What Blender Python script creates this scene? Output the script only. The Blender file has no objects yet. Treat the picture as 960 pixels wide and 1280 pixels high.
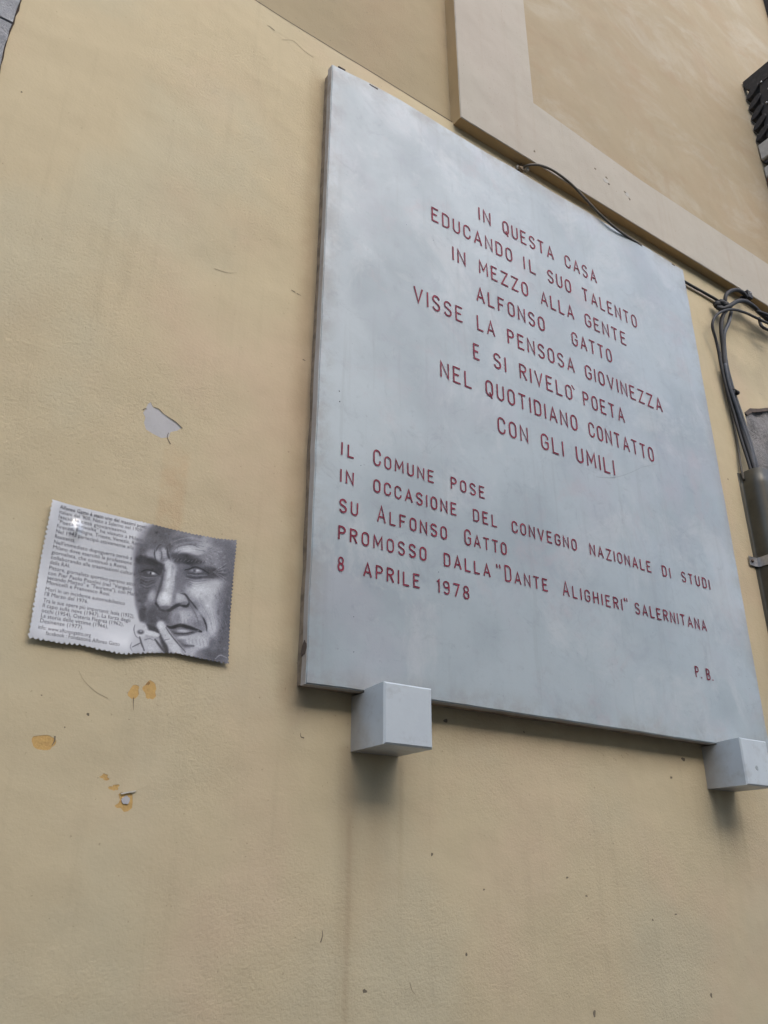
import bpy, bmesh, math, random
import numpy as np
from mathutils import Vector, Matrix
from mathutils.geometry import tessellate_polygon

SC = bpy.context.scene
COL = SC.collection
R = math.radians

# ---------------------------------------------------------------- camera
cam = bpy.data.cameras.new('camera')
cam.sensor_fit = 'VERTICAL'; cam.sensor_height = 24; cam.lens = 24*1051.632/1280
cam.clip_start = .02; cam.clip_end = 500
camo = bpy.data.objects.new('camera', cam); COL.objects.link(camo)
rot = Matrix(((0.82989446, -0.23325721, -0.50681976),
              (-0.55790921, -0.34119902, -0.7565187),
              (0.00353704, 0.91059008, -0.41329552)))
camo.matrix_world = Matrix.Translation((0, -1.2, 1.6)) @ rot.to_4x4()
SC.camera = camo

# ---------------------------------------------------------------- daylight
SUN_EL, SUN_AZ = R(41), R(180)            # azimuth: the sun stands out over the street, in front of the wall
W = bpy.data.worlds.new('World'); SC.world = W; W.use_nodes = True
nt = W.node_tree
sky = nt.nodes.new('ShaderNodeTexSky'); sky.sky_type = 'NISHITA'; sky.sun_disc = False
sky.sun_elevation = SUN_EL; sky.sun_rotation = SUN_AZ
sky.air_density = 1.0; sky.dust_density = 2.6; sky.ozone_density = 1.0
bg = nt.nodes['Background']; bg.inputs['Strength'].default_value = .15
nt.links.new(sky.outputs[0], bg.inputs[0])
sd = bpy.data.lights.new('sun', 'SUN'); sd.energy = .92; sd.angle = R(75); sd.color = (1, .99, .97)
so = bpy.data.objects.new('sun', sd); COL.objects.link(so)
sdir = Vector((math.sin(SUN_AZ)*math.cos(SUN_EL), math.cos(SUN_AZ)*math.cos(SUN_EL), math.sin(SUN_EL)))
so.rotation_euler = sdir.to_track_quat('Z', 'Y').to_euler()
SC.view_settings.view_transform = 'Standard'; SC.view_settings.look = 'None'
SC.view_settings.gamma = 1; SC.view_settings.use_curve_mapping = False
SC.view_settings.exposure = 1.16

rnd = random.Random(7)

# ---------------------------------------------------------------- node helpers
class NT:
    def __init__(s, name):
        s.m = bpy.data.materials.new(name); s.m.use_nodes = True
        s.t = s.m.node_tree; s.b = s.t.nodes['Principled BSDF']
        g = s.n('ShaderNodeNewGeometry'); s.pos = g.outputs['Position']
    def n(s, k, **a):
        o = s.t.nodes.new(k)
        for q, v in a.items(): setattr(o, q, v)
        return o
    def put(s, sock, v):
        if isinstance(v, bpy.types.NodeSocket): s.t.links.new(v, sock)
        else:
            if isinstance(v, (tuple, list)) and len(v) == 3 and sock.type == 'RGBA': v = (*v, 1)
            sock.default_value = v
    def mapv(s, scale=(1, 1, 1), loc=(0, 0, 0), rot=(0, 0, 0)):
        o = s.n('ShaderNodeMapping'); s.put(o.inputs[0], s.pos)
        o.inputs['Scale'].default_value = scale; o.inputs['Location'].default_value = loc; o.inputs['Rotation'].default_value = rot
        return o.outputs[0]
    def noise(s, scale, detail=4, rough=.55, vec=None, dist=0.0):
        o = s.n('ShaderNodeTexNoise'); s.put(o.inputs['Vector'], vec or s.pos)
        o.inputs['Scale'].default_value = scale; o.inputs['Detail'].default_value = detail
        o.inputs['Roughness'].default_value = rough; o.inputs['Distortion'].default_value = dist
        return o.outputs[0]
    def ramp(s, f, a, b, lo=0.0, hi=1.0):
        o = s.n('ShaderNodeMapRange'); s.put(o.inputs[0], f)
        o.interpolation_type = 'SMOOTHSTEP'
        for i, v in zip((1, 2, 3, 4), (a, b, lo, hi)): o.inputs[i].default_value = v
        return o.outputs[0]
    def mix(s, f, a, b, mode='MIX'):
        o = s.n('ShaderNodeMix', data_type='RGBA', blend_type=mode)
        s.put(o.inputs[0], f); s.put(o.inputs[6], a); s.put(o.inputs[7], b)
        return o.outputs[2]
    def math(s, op, a, b=0.0, c=None):
        o = s.n('ShaderNodeMath', operation=op); s.put(o.inputs[0], a); s.put(o.inputs[1], b)
        if c is not None: s.put(o.inputs[2], c)
        return o.outputs[0]
    def xyz(s):
        o = s.n('ShaderNodeSeparateXYZ'); s.put(o.inputs[0], s.pos); return o.outputs
    def bump(s, h, strength, dist, prev=None):
        o = s.n('ShaderNodeBump'); s.put(o.inputs['Height'], h)
        o.inputs['Strength'].default_value = strength; o.inputs['Distance'].default_value = dist
        if prev is not None: s.put(o.inputs['Normal'], prev)
        return o.outputs[0]
    def out(s, col=None, rough=.8, nrm=None, metal=0.0, spec=.5):
        if col is not None: s.put(s.b.inputs['Base Color'], col)
        s.put(s.b.inputs['Roughness'], rough); s.put(s.b.inputs['Metallic'], metal)
        s.b.inputs['Specular IOR Level'].default_value = spec
        if nrm is not None: s.put(s.b.inputs['Normal'], nrm)
        return s.m
    def box(s, x0, x1, z0, z1, fx=.01, fz=.02):      # soft-edged rectangle in the wall's plane
        X = s.xyz()
        a = s.math('MULTIPLY', s.ramp(X[0], x0-fx, x0+fx), s.ramp(X[0], x1-fx, x1+fx, 1, 0))
        b = s.math('MULTIPLY', s.ramp(X[2], z0-fz, z0+fz), s.ramp(X[2], z1-fz, z1+fz, 1, 0))
        return s.math('MULTIPLY', a, b)
    def drip(s, x, z0, z1, w, amt):                  # a brown run below a fixing, dirt and painted shade, widest at the top
        X = s.xyz()
        wob = s.math('MULTIPLY', s.math('SUBTRACT', s.noise(5, 3), .5), .012)
        d = s.math('ABSOLUTE', s.math('SUBTRACT', s.math('ADD', X[0], wob), x))
        m = s.math('MULTIPLY', s.ramp(d, 0, w, 1, 0), s.ramp(X[2], z0, z1))
        m = s.math('MULTIPLY', m, s.ramp(X[2], z1, z1+.02, 1, 0))
        return s.math('MULTIPLY', m, amt)

def plaster(name, base, pink, green, var=1.0, marks=False, marbled=False, grit=1.0):
    t = NT(name)
    c = t.mix(t.ramp(t.noise(2.3, 5, .55), .45, .68, 0, .75*var), base, pink)
    c = t.mix(t.ramp(t.noise(3.1, 4, .5, t.mapv(loc=(7, 3, 5))), .47, .7, 0, .7*var), c, green)
    if marbled:
        f = t.noise(2.6, 9, .72, t.mapv(scale=(1, 1, 1.7), rot=(0, R(38), 0), loc=(2, 0, 1)), .6)
        c = t.mix(t.ramp(f, .46, .66, 0, .6), c, (.40, .36, .285))
        f = t.noise(3.4, 9, .72, t.mapv(scale=(1, 1, 1.9), rot=(0, R(40), 0), loc=(9, 0, 4)), .5)
        c = t.mix(t.ramp(f, .5, .68, 0, .7), c, (.325, .25, .165))
    v = t.noise(14, 8, .7)
    c = t.mix(t.ramp(v, .3, .7, .06, 0), c, (.2, .16, .11))
    sp = t.noise(160, 2, .5)
    c = t.mix(t.ramp(sp, .69, .76, 0, .45), c, (.18, .14, .09))
    st = t.noise(6, 5, .6, t.mapv(scale=(6, 1, .35)))
    c = t.mix(t.ramp(st, .52, .75, 0, .16), c, (.30, .24, .17))
    if marks:
        n = t.noise(24, 6, .65)
        k = t.math('MULTIPLY', t.box(*PINK_BOX, .006, .02), t.ramp(n, .35, .6, .35, 1))
        c = t.mix(t.math('MULTIPLY', k, .5), c, (.46, .33, .20))
        for a in DRIPS_AND_SHADE:
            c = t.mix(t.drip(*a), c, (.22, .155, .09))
        k = t.math('MULTIPLY', t.box(.62, 1.87, 1.855, 1.93, .03, .035), t.ramp(t.noise(9, 5, .6), .3, .6, .35, 1))  # brown dirt that also paints warm shade under the plaque
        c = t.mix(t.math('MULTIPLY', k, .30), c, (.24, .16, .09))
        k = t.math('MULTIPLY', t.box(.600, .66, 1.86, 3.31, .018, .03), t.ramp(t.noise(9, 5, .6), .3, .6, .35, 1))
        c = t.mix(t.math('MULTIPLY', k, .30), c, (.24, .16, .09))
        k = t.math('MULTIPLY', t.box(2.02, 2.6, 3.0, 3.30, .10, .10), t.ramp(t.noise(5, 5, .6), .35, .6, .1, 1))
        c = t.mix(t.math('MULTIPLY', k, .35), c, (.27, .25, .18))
    h1 = t.noise(3.5, 3, .5); h2 = t.noise(22, 5, .6); h3 = t.noise(190, 5, .65)
    h4 = t.noise(60, 3, .5, t.mapv(scale=(1, 1, 2.2), rot=(0, R(24), 0)))
    patch = t.ramp(t.noise(2.2, 3, .5, t.mapv(loc=(1, 1, 8))), .42, .62, .25, 1)
    b = t.bump(h1, .5, .03)
    b = t.bump(h2, .16*grit, .006, b)
    b = t.bump(t.math('MULTIPLY', h4, patch), .16*grit, .0028, b)
    b = t.bump(t.math('MULTIPLY', h3, patch), 1.0*grit, .0015, b)
    return t.out(c, .88, b, spec=.25)

PINK_BOX = (0.3738, 0.4165, 2.10, 2.262)
DRIPS_AND_SHADE = [(.738, 1.30, 1.81, .034, .36), (.741, .6, 1.7, .009, .19), (.838, 1.45, 1.81, .010, .20), (.79, 1.50, 1.81, .06, .36),
         (1.676, 1.58, 1.812, .016, .25), (1.757, 1.58, 1.812, .010, .25), (.630, 1.7, 1.90, .03, .16), (1.72, 1.6, 1.8, .05, .35)]  # dirt runs, with the blocks' brown shadow tone painted in

M = {}
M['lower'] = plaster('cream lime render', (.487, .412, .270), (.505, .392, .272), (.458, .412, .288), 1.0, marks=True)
M['upper'] = plaster('tan lime render', (.325, .268, .168), (.335, .255, .162), (.315, .268, .175), .8)
M['panel'] = plaster('sponged ochre render', (.335, .277, .185), (.345, .268, .178), (.325, .278, .193), .8, marbled=True, grit=.5)
M['band'] = plaster('pale beige painted moulding', (.40, .37, .315), (.40, .355, .305), (.385, .365, .315), .8, grit=.45)
M['reveal'] = plaster('moulding sides with painted bounce tone', (.42, .30, .155), (.40, .28, .15), (.40, .30, .17), .7, grit=.6)  # warm bounced light put into the colour of the moulding's sides

def marble():
    t = NT('weathered white marble')
    c = t.mix(t.ramp(t.noise(3.2, 5, .6), .4, .66), (.345, .395, .418), (.282, .328, .352))
    c = t.mix(t.ramp(t.noise(5.5, 6, .6, t.mapv(loc=(3, 1, 9))), .5, .72, 0, .45), c, (.35, .352, .39))
    c = t.mix(t.ramp(t.noise(7, 8, .72, t.mapv(loc=(5, 2, 1)), 1.2), .50, .72, 0, .6), c, (.265, .30, .335))
    c = t.mix(t.ramp(t.noise(30, 6, .7, t.mapv(loc=(8, 2, 1)), .4), .52, .74, 0, .45), c, (.27, .295, .32))
    c = t.mix(t.ramp(t.noise(2.0, 3, .5, t.mapv(loc=(1, 4, 2))), .52, .7, 0, .5), c, (.40, .455, .475))
    c = t.mix(t.ramp(t.noise(95, 3, .6), .70, .78, 0, .5), c, (.2, .2, .21))
    c = t.mix(t.ramp(t.noise(26, 6, .65), .30, .5, .14, 0), c, (.3, .31, .33))
    c = t.mix(t.ramp(t.noise(4.5, 9, .74, t.mapv(loc=(11, 2, 6)), .6), .50, .66, 0, .55), c, (.43, .455, .465))
    c = t.mix(t.ramp(t.noise(6.5, 8, .7, t.mapv(loc=(2, 9, 6)), .5), .54, .70, 0, .5), c, (.36, .335, .355))
    c = t.mix(t.ramp(t.noise(17, 9, .75, t.mapv(loc=(6, 6, 1)), 1.5), .55, .68, 0, .40), c, (.24, .27, .295))
    inner = t.box(.655, 1.84, 1.925, 3.29, .03, .03)
    gr = t.math('MULTIPLY', t.math('SUBTRACT', 1.0, inner), t.ramp(t.noise(12, 6, .7), .38, .62))
    c = t.mix(t.math('MULTIPLY', gr, .55), c, (.23, .215, .19))
    st = t.noise(9, 6, .65, t.mapv(scale=(5, 1, .3)))
    c = t.mix(t.ramp(st, .54, .72, 0, .28), c, (.25, .27, .28))
    b = t.bump(t.noise(4, 3), .25, .01); b = t.bump(t.noise(240, 4, .6), .25, .0006, b)
    return t.out(c, t.ramp(t.noise(12, 4), .3, .7, .34, .5), b, spec=.5)
M['marble'] = marble()

def marble_side():
    t = NT('dirty cut marble edge')
    c = t.mix(t.ramp(t.noise(16, 6, .65), .4, .65), (.36, .34, .32), (.27, .235, .20))
    c = t.mix(t.ramp(t.noise(4, 3), .45, .6, 0, .5), c, (.40, .39, .38))
    b = t.bump(t.noise(90, 5, .7), .6, .001)
    return t.out(c, .7, b, spec=.3)
M['marble_side'] = marble_side()

def simple(name, col, rough=.6, var=.15, scale=40, metal=0, bump=.3, spec=.5, dirt=None, dscale=12):
    t = NT(name)
    dk = tuple(v*(1-var*2) for v in col)
    c = t.mix(t.ramp(t.noise(scale, 5, .65), .35, .7), col, dk)
    if dirt: c = t.mix(t.ramp(t.noise(dscale, 6, .65, t.mapv(loc=(4, 4, 4))), .5, .66, 0, .8), c, dirt)
    b = t.bump(t.noise(scale*4, 4, .6), bump, .001)
    return t.out(c, rough, b, metal=metal, spec=spec)
def bracket_mat():
    t = NT('smooth white marble block')
    c = t.mix(t.ramp(t.noise(9, 5, .65), .35, .7), (.47, .52, .55), (.435, .48, .515))
    c = t.mix(t.ramp(t.noise(26, 7, .7), .48, .70, 0, .55), c, (.33, .34, .35))
    c = t.mix(t.ramp(t.noise(110, 4, .6), .66, .76, 0, .4), c, (.22, .21, .2))
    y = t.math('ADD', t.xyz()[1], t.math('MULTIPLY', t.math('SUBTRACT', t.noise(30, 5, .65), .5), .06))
    c = t.mix(t.ramp(y, -.085, .0, 0, .75), c, (.27, .235, .19))       # grime near the wall, with side-face shade painted into the same brown
    return t.out(c, .4, t.bump(t.noise(120, 4, .6), .15, .001))
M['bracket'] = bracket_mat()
M['mortar'] = simple('brown bedding mortar', (.27, .21, .145), .95, .25, 30, bump=.8)
def paint_red():
    t = NT('faded oxblood letter paint')
    c = t.mix(t.ramp(t.noise(45, 5, .7), .38, .66), (.15, .008, .026), (.23, .020, .046))
    c = t.mix(t.ramp(t.noise(230, 3, .6), .66, .76, 0, .3), c, (.30, .24, .26))
    return t.out(c, .6, spec=.3)
M['red'] = paint_red()
M['vein'] = simple('blue grey vein', (.30, .335, .35), .5, .1)
M['speck'] = simple('black specks', (.05, .05, .05), .7, .1)
M['stain'] = simple('dark rusty stain', (.10, .075, .06), .9, .2)
def stone(name, a, b_, scale=9, bump=1.0):
    t = NT(name)
    c = t.mix(t.ramp(t.noise(scale, 7, .65), .35, .65), a, b_)
    c = t.mix(t.ramp(t.noise(70, 6, .75), .52, .72, 0, .7), c, tuple(v*.45 for v in b_))
    c = t.mix(t.ramp(t.noise(120, 4, .6, t.mapv(loc=(3, 3, 3))), .6, .75, 0, .5), c, tuple(min(.6, v*1.7) for v in a))
    b = t.bump(t.noise(25, 6, .7), bump, .008); b = t.bump(t.noise(150, 6, .7), bump, .003, b)
    return t.out(c, .85, b, spec=.3)
M['jamb'] = stone('blue grey dressed stone', (.36, .37, .385), (.25, .255, .27))
M['tuff'] = stone('rough grey stone', (.25, .24, .235), (.16, .155, .155), 14, 1.3)
M['ochre'] = simple('exposed ochre undercoat', (.52, .335, .12), .85, .10, 90, dirt=(.42, .25, .09), dscale=60, bump=.5)
M['ochre_dark'] = simple('dark ochre undercoat', (.30, .17, .06), .85, .15, 90)
M['scar'] = simple('bare grey skim coat', (.40, .395, .40), .8, .04, 40)
M['faint'] = simple('faint weathered scratch', (.30, .245, .16), .9, .1)
M['crack'] = simple('dark crack', (.17, .14, .10), .9, .2)
M['flap'] = simple('lifted white paint', (.50, .465, .39), .7, .1)
M['cable'] = simple('black cable sheath', (.018, .018, .021), .66, .2, 60, bump=.25)
M['cable_grey'] = simple('grey blue cable sheath', (.045, .052, .066), .6, .2, 60, bump=.25)
M['cable_brown'] = simple('brown grey cable sheath', (.09, .08, .065), .62, .2, 60)
M['cable_pale'] = simple('cream painted cable', (.46, .41, .32), .7, .1, 60)
M['conduit'] = simple('olive painted sheet metal', (.075, .070, .052), .42, .12, 14, metal=.25, bump=.2, dirt=(.05, .046, .035), dscale=9)
M['zinc'] = simple('galvanised steel', (.50, .50, .51), .42, .15, 60, metal=.85, bump=.3)
M['iron'] = simple('blackened iron', (.012, .011, .013), .6, .2, 90, bump=.6, dirt=(.03, .027, .027), dscale=60)
M['teal'] = simple('teal shutter paint', (.03, .085, .115), .5, .2, 30)
M['rust'] = simple('red brown rust', (.16, .065, .045), .85, .2, 60)
M['sill'] = simple('pale sill stone', (.42, .405, .37), .8, .1, 30)
M['ink'] = simple('printer ink', (.13, .13, .15), .35, .1)
def paper():
    t = NT('laminated paper print')
    a = t.n('ShaderNodeAttribute', attribute_name='print')
    c = t.mix(t.ramp(t.noise(14, 4, .6), .4, .7, 0, .10), a.outputs['Color'], (.33, .33, .36))
    b = t.bump(t.noise(11, 3), .35, .006); b = t.bump(t.noise(60, 3), .15, .001, b)
    m = t.out(c, .3, b, spec=.5)
    t.b.inputs['Coat Weight'].default_value = 1.0; t.b.inputs['Coat Roughness'].default_value = .09; t.b.inputs['Coat IOR'].default_value = 1.6
    t.put(t.b.inputs['Coat Normal'], b)
    return m
M['paper'] = paper()
def paving():
    t = NT('grey basalt paving')
    br = t.n('ShaderNodeTexBrick'); t.put(br.inputs['Vector'], t.pos)
    br.inputs['Color1'].default_value = (.17, .165, .155, 1); br.inputs['Color2'].default_value = (.13, .128, .125, 1)
    br.inputs['Mortar'].default_value = (.07, .065, .06, 1); br.inputs['Scale'].default_value = 1.6
    c = t.mix(t.ramp(t.noise(6, 6, .7), .35, .7, 0, .5), br.outputs[0], (.1, .1, .095))
    return t.out(c, .75, t.bump(br.outputs[1], -.6, .01))
M['paving'] = paving()

# ---------------------------------------------------------------- mesh helpers
def link(name, verts, faces, mat, parent=None, smooth=False):
    me = bpy.data.meshes.new(name); me.from_pydata([tuple(v) for v in verts], [], faces); me.update()
    if mat: me.materials.append(mat)
    if smooth: me.polygons.foreach_set('use_smooth', [True]*len(me.polygons))
    o = bpy.data.objects.new(name, me); COL.objects.link(o)
    if parent: o.parent = parent; o.matrix_parent_inverse = Matrix.Translation(-parent.location)
    return o
def bm_link(name, bm, mat, parent=None, smooth=False):
    me = bpy.data.meshes.new(name); bm.to_mesh(me); bm.free()
    if mat: me.materials.append(mat)
    if smooth: me.polygons.foreach_set('use_smooth', [True]*len(me.polygons))
    o = bpy.data.objects.new(name, me); COL.objects.link(o)
    if parent: o.parent = parent; o.matrix_parent_inverse = Matrix.Translation(-parent.location)
    return o
def thing(name, label, cat, loc, group=None):
    o = bpy.data.objects.new(name, None); COL.objects.link(o); o.location = loc
    o.empty_display_size = .05; o['label'] = label; o['category'] = cat
    if group: o['group'] = group
    return o
def tag(o, label, cat, group=None):
    o['label'] = label; o['category'] = cat
    if group: o['group'] = group
def centre_origin(o):
    me = o.data; c = sum((v.co for v in me.vertices), Vector())/len(me.vertices)
    me.transform(Matrix.Translation(-c)); o.location = o.location+c
def prism(outline, y0, y1, mat, name, parent=None, bevel=0.0, seg=2):
    """outline [(x,z)] extruded from y0 (front) back to y1"""
    bm = bmesh.new()
    a = [bm.verts.new((x, y0, z)) for x, z in outline]; b = [bm.verts.new((x, y1, z)) for x, z in outline]
    bm.faces.new(a); bm.faces.new(b[::-1]); n = len(a)
    for i in range(n): bm.faces.new((a[i], b[i], b[(i+1) % n], a[(i+1) % n]))
    bmesh.ops.recalc_face_normals(bm, faces=bm.faces)
    if bevel: bmesh.ops.bevel(bm, geom=list(bm.edges), offset=bevel, segments=seg, affect='EDGES', profile=.6, clamp_overlap=True)
    return bm_link(name, bm, mat, parent)
def smooth(pts, k=6):
    """Catmull-Rom through points of any dimension"""
    P = [np.array(p, float) for p in pts]; P = [2*P[0]-P[1]]+P+[2*P[-1]-P[-2]]
    out = []
    for i in range(1, len(P)-2):
        for j in range(k):
            t = j/k
            out.append(.5*((2*P[i])+(-P[i-1]+P[i+1])*t+(2*P[i-1]-5*P[i]+4*P[i+1]-P[i+2])*t*t+(-P[i-1]+3*P[i]-3*P[i+1]+P[i+2])*t**3))
    out.append(P[-2]); return out
def tube(name, pts, r, mat, parent=None, k=6, sides=10, caps=True):
    pts = [Vector(p) for p in (smooth(pts, k) if len(pts) > 2 else pts)]
    vs, fs = [], []; n = len(pts); up = None
    for i, p in enumerate(pts):
        d = (pts[min(i+1, n-1)]-pts[max(i-1, 0)]).normalized()
        if up is None: up = d.orthogonal().normalized()
        up = (up-d*up.dot(d)).normalized(); s = d.cross(up)
        for q in range(sides):
            a = 2*math.pi*q/sides; vs.append(p+(up*math.cos(a)+s*math.sin(a))*r)
    for i in range(n-1):
        for q in range(sides):
            a, b = i*sides+q, i*sides+(q+1) % sides
            fs.append((a, b, b+sides, a+sides))
    if caps: fs.append(tuple(range(sides))[::-1]); fs.append(tuple((n-1)*sides+q for q in range(sides)))
    return link(name, vs, fs, mat, parent, True)
def plate(name, pts, x, th, mat, parent, bev=.001):
    bm = bmesh.new()
    a = [bm.verts.new((x, y, z)) for y, z in pts]; b = [bm.verts.new((x+th, y, z)) for y, z in pts]; n = len(a)
    bm.faces.new(a); bm.faces.new(b[::-1])
    for i in range(n): bm.faces.new((a[i], b[i], b[(i+1) % n], a[(i+1) % n]))
    bmesh.ops.recalc_face_normals(bm, faces=bm.faces)
    if bev: bmesh.ops.bevel(bm, geom=list(bm.edges), offset=bev, segments=1, affect='EDGES')
    return bm_link(name, bm, mat, parent)
def blob_outline(cx, cz, rx, rz, n=22, jit=.18, seed=1, ang=0):
    r_ = random.Random(seed); ph = [r_.uniform(0, 6.28) for _ in range(4)]; o = []
    for i in range(n):
        a = 2*math.pi*i/n
        k = 1+jit*(.5*math.sin(2*a+ph[0])+.4*math.sin(3*a+ph[1])+.4*math.sin(5*a+ph[2]))+r_.uniform(-jit, jit)*.35
        x, z = rx*k*math.cos(a), rz*k*math.sin(a); c, s = math.cos(ang), math.sin(ang)
        o.append((cx+x*c-z*s, cz+x*s+z*c))
    return o
def sheet_with_holes(name, outer, holes, y, depth, mat, parent):
    """a skin of plaster at y with real holes cut through it, each with its rim"""
    rings = [outer]+holes
    polys = [[Vector((x, z, 0)) for x, z in r_] for r_ in rings]
    tris = tessellate_polygon(polys)
    flat = [p for r_ in rings for p in r_]
    vs = [(x, y, z) for x, z in flat]; fs = [tuple(t_) for t_ in tris]
    base = len(outer)
    for h in holes:
        n = len(h); b0 = len(vs)
        vs += [(x, y+depth, z) for x, z in h]
        for i in range(n):
            j = (i+1) % n; fs.append((base+i, base+j, b0+j, b0+i))
        base += n
    bm = bmesh.new(); V_ = [bm.verts.new(v) for v in vs]
    for f in fs:
        try: bm.faces.new([V_[i] for i in f])
        except ValueError: pass
    bmesh.ops.recalc_face_normals(bm, faces=bm.faces)
    for f in bm.faces:
        if abs(f.normal.y) > .9 and f.normal.y > 0: f.normal_flip()
    return bm_link(name, bm, mat, parent)
def disc(outline, y, mat, name, parent):
    return prism(outline, y, y+.002, mat, name, parent)
def ribbon(pts, w0, w1, y, bm, k=4):
    """thin tapered stroke lying on a plane y; pts (x,z)"""
    P = smooth(pts, k) if len(pts) > 2 else [np.array(p, float) for p in pts]
    n = len(P); prev = None
    for i, p in enumerate(P):
        d = P[min(i+1, n-1)]-P[max(i-1, 0)]; d = d/(np.linalg.norm(d)+1e-9)
        w = (w0+(w1-w0)*i/(n-1))*.5; nn = np.array((-d[1], d[0]))*w
        a = bm.verts.new((p[0]+nn[0], y, p[1]+nn[1])); b = bm.verts.new((p[0]-nn[0], y, p[1]-nn[1]))
        if prev: bm.faces.new((prev[0], a, b, prev[1]))
        prev = (a, b)

# ---------------------------------------------------------------- ground
g = link('ground', [(-60, -60, 0), (60, -60, 0), (60, 60, 0), (-60, 60, 0)], [(0, 1, 2, 3)], M['paving'])
g['kind'] = 'structure'

# ---------------------------------------------------------------- the house wall
wall = thing('house_wall', 'cream rendered house wall carrying the marble plaque, with moulding and stone jamb', 'wall', (1, 0, 0))

ledge = [(0.4480, 3.4278), (0.5334, 3.4227), (0.6180, 3.4208), (0.6840, 3.4191), (0.7522, 3.4187), (0.8712, 3.4151), (1.0102, 3.4111)]
outer = [(.0095, .02)]
outer += [(6, .02), (6, 3.40), (2.31, 3.40), (1.03, 3.415)] + [(x+0, z) for x, z in ledge[::-1]]
outer += [(.30, 3.433), (.0095, 3.436)]
zz = 3.40
while zz > .1:                       # ragged joint against the stone jamb
    outer.append((.0095+rnd.uniform(-.0012, .0012)+.002*math.sin(zz*23), zz)); zz -= .018
HOLES = []                           # outline, floor material, name
flake = [(0.3339, 2.3193), (0.3370, 2.3306), (0.3408, 2.3358), (0.3464, 2.3274), (0.3543, 2.3277), (0.3605, 2.3234), (0.3749, 2.3180), (0.3894, 2.3127), (0.3982, 2.3065), (0.3910, 2.2979), (0.3801, 2.2918), (0.3779, 2.2810), (0.3661, 2.2760), (0.3523, 2.2791), (0.3394, 2.2835), (0.3347, 2.2945), (0.3357, 2.3048), (0.3312, 2.3119)]
HOLES.append((flake, 'scar', 'plaster_scar'))
def ell(x, z, rx, rz, seed, mat='ochre', nm='paint_chip', jit=.18, ang=0, n=22): HOLES.append((blob_outline(x, z, rx, rz, n, jit, seed, ang), mat, nm))
ell(0.3739, 1.8621, .0068, .0115, 3, ang=-.25)
ell(0.3968, 1.8679, .0105, .0122, 5, jit=.22)
ell(0.2621, 1.7813, .0150, .0105, 8, jit=.12)
D_ = [(0.3703, 1.7221), (0.3742, 1.7254), (0.3811, 1.7238), (0.3854, 1.7251), (0.3896, 1.7232), (0.3914, 1.7129), (0.3913, 1.7056), (0.3863, 1.7012), (0.3809, 1.6999), (0.3759, 1.7048), (0.3705, 1.7045), (0.3668, 1.7074), (0.3718, 1.7108), (0.3734, 1.7150)]
HOLES.append((D_, 'ochre', 'paint_chip'))
ell(0.3488, 1.7431, .0055, .0042, 12, jit=.4)
ell(0.3636, 1.7305, .0062, .0042, 14, jit=.4)
for (x, z, rx, rz, s) in [(0.9378, 1.8812, .0075, .006, 21), (0.9020, 1.6596, .004, .004, 22), (1.2483, 1.4117, .006, .009, 23),
                          (1.5721, 1.4233, .006, .006, 24), (1.5867, 1.8679, .010, .007, 25), (0.0477, 2.8579, .0028, .0028, 26),
                          (1.9501, 2.6489, .0048, .0035, 27), (1.5384, 1.8262, .006, .005, 28), (0.7730, 1.4687, .007, .004, 29),
                          (0.6189, 2.5265, .0055, .0022, 30), (1.2086, 1.6281, .005, .003, 31), (1.4981, 1.5653, .006, .0025, 32),
                          (1.4281, 1.5562, .004, .003, 33), (1.2538, 1.5977, .006, .002, 34), (0.3142, 1.8238, .0035, .003, 35),
                          (0.2494, 1.8423, .0016, .0016, 36), (0.2861, 1.8035, .0016, .0016, 37), (0.9678, 1.5112, .004, .004, 38),
                          (1.0105, 1.6071, .003, .003, 39), (1.1251, 1.8801, .003, .003, 40)]:
    ell(x, z, rx*.62, rz*.62, s, 'crack', 'nail_hole', .3, n=12)
for i, (x, z) in enumerate([(1.3188, 1.8600), (1.3320, 1.8565), (1.3448, 1.8497), (1.3679, 1.8485), (1.3881, 1.8564), (1.4058, 1.8627), (1.5607, 1.8825), (1.5723, 1.8751), (1.6070, 1.8628)]):
    ell(x, z, .0045+.004*((i*37) % 5)/5, .0028, 60+i, 'lower', 'render_pit', .4, n=10)
stone_outline = [(2.1002, 2.9105), (2.1303, 2.9333), (2.1788, 2.9485), (2.2449, 2.9769), (2.3053, 2.9947), (2.62, 3.00), (2.62, 2.2), (2.115, 2.2), (2.106, 2.5), (2.100, 2.75)]
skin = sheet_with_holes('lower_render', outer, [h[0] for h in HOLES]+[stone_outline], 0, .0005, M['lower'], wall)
for o_, mt, nm in HOLES:
    prism(o_, .0004, .006, M[mt], nm, wall)
# rough stone let into the wall, dirty mortar line over it
bm = bmesh.new()
nx, nz = 26, 40
grid = {}
for i in range(nx+1):
    for j in range(nz+1):
        x = 2.095+.54*i/nx; z = 2.18+.84*j/nz
        y = .006+.0035*math.sin(x*61+z*13)+.003*math.sin(z*47+x*9)+rnd.uniform(-.0022, .0022)
        grid[i, j] = bm.verts.new((x, y, z))
for i in range(nx):
    for j in range(nz): bm.faces.new((grid[i, j], grid[i+1, j], grid[i+1, j+1], grid[i, j+1]))
bm_link('stone_block', bm, M['tuff'], wall, True)
prism([(2.0968, 2.9121), (2.1321, 2.9396), (2.1807, 2.9549), (2.2464, 2.9818), (2.3219, 3.0063), (2.3176, 2.9931), (2.2423, 2.9688), (2.1769, 2.9422), (2.1408, 2.9285), (2.1114, 2.9088)], -.0012, .004, M['stain'], 'dirty_mortar_line', wall)

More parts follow.
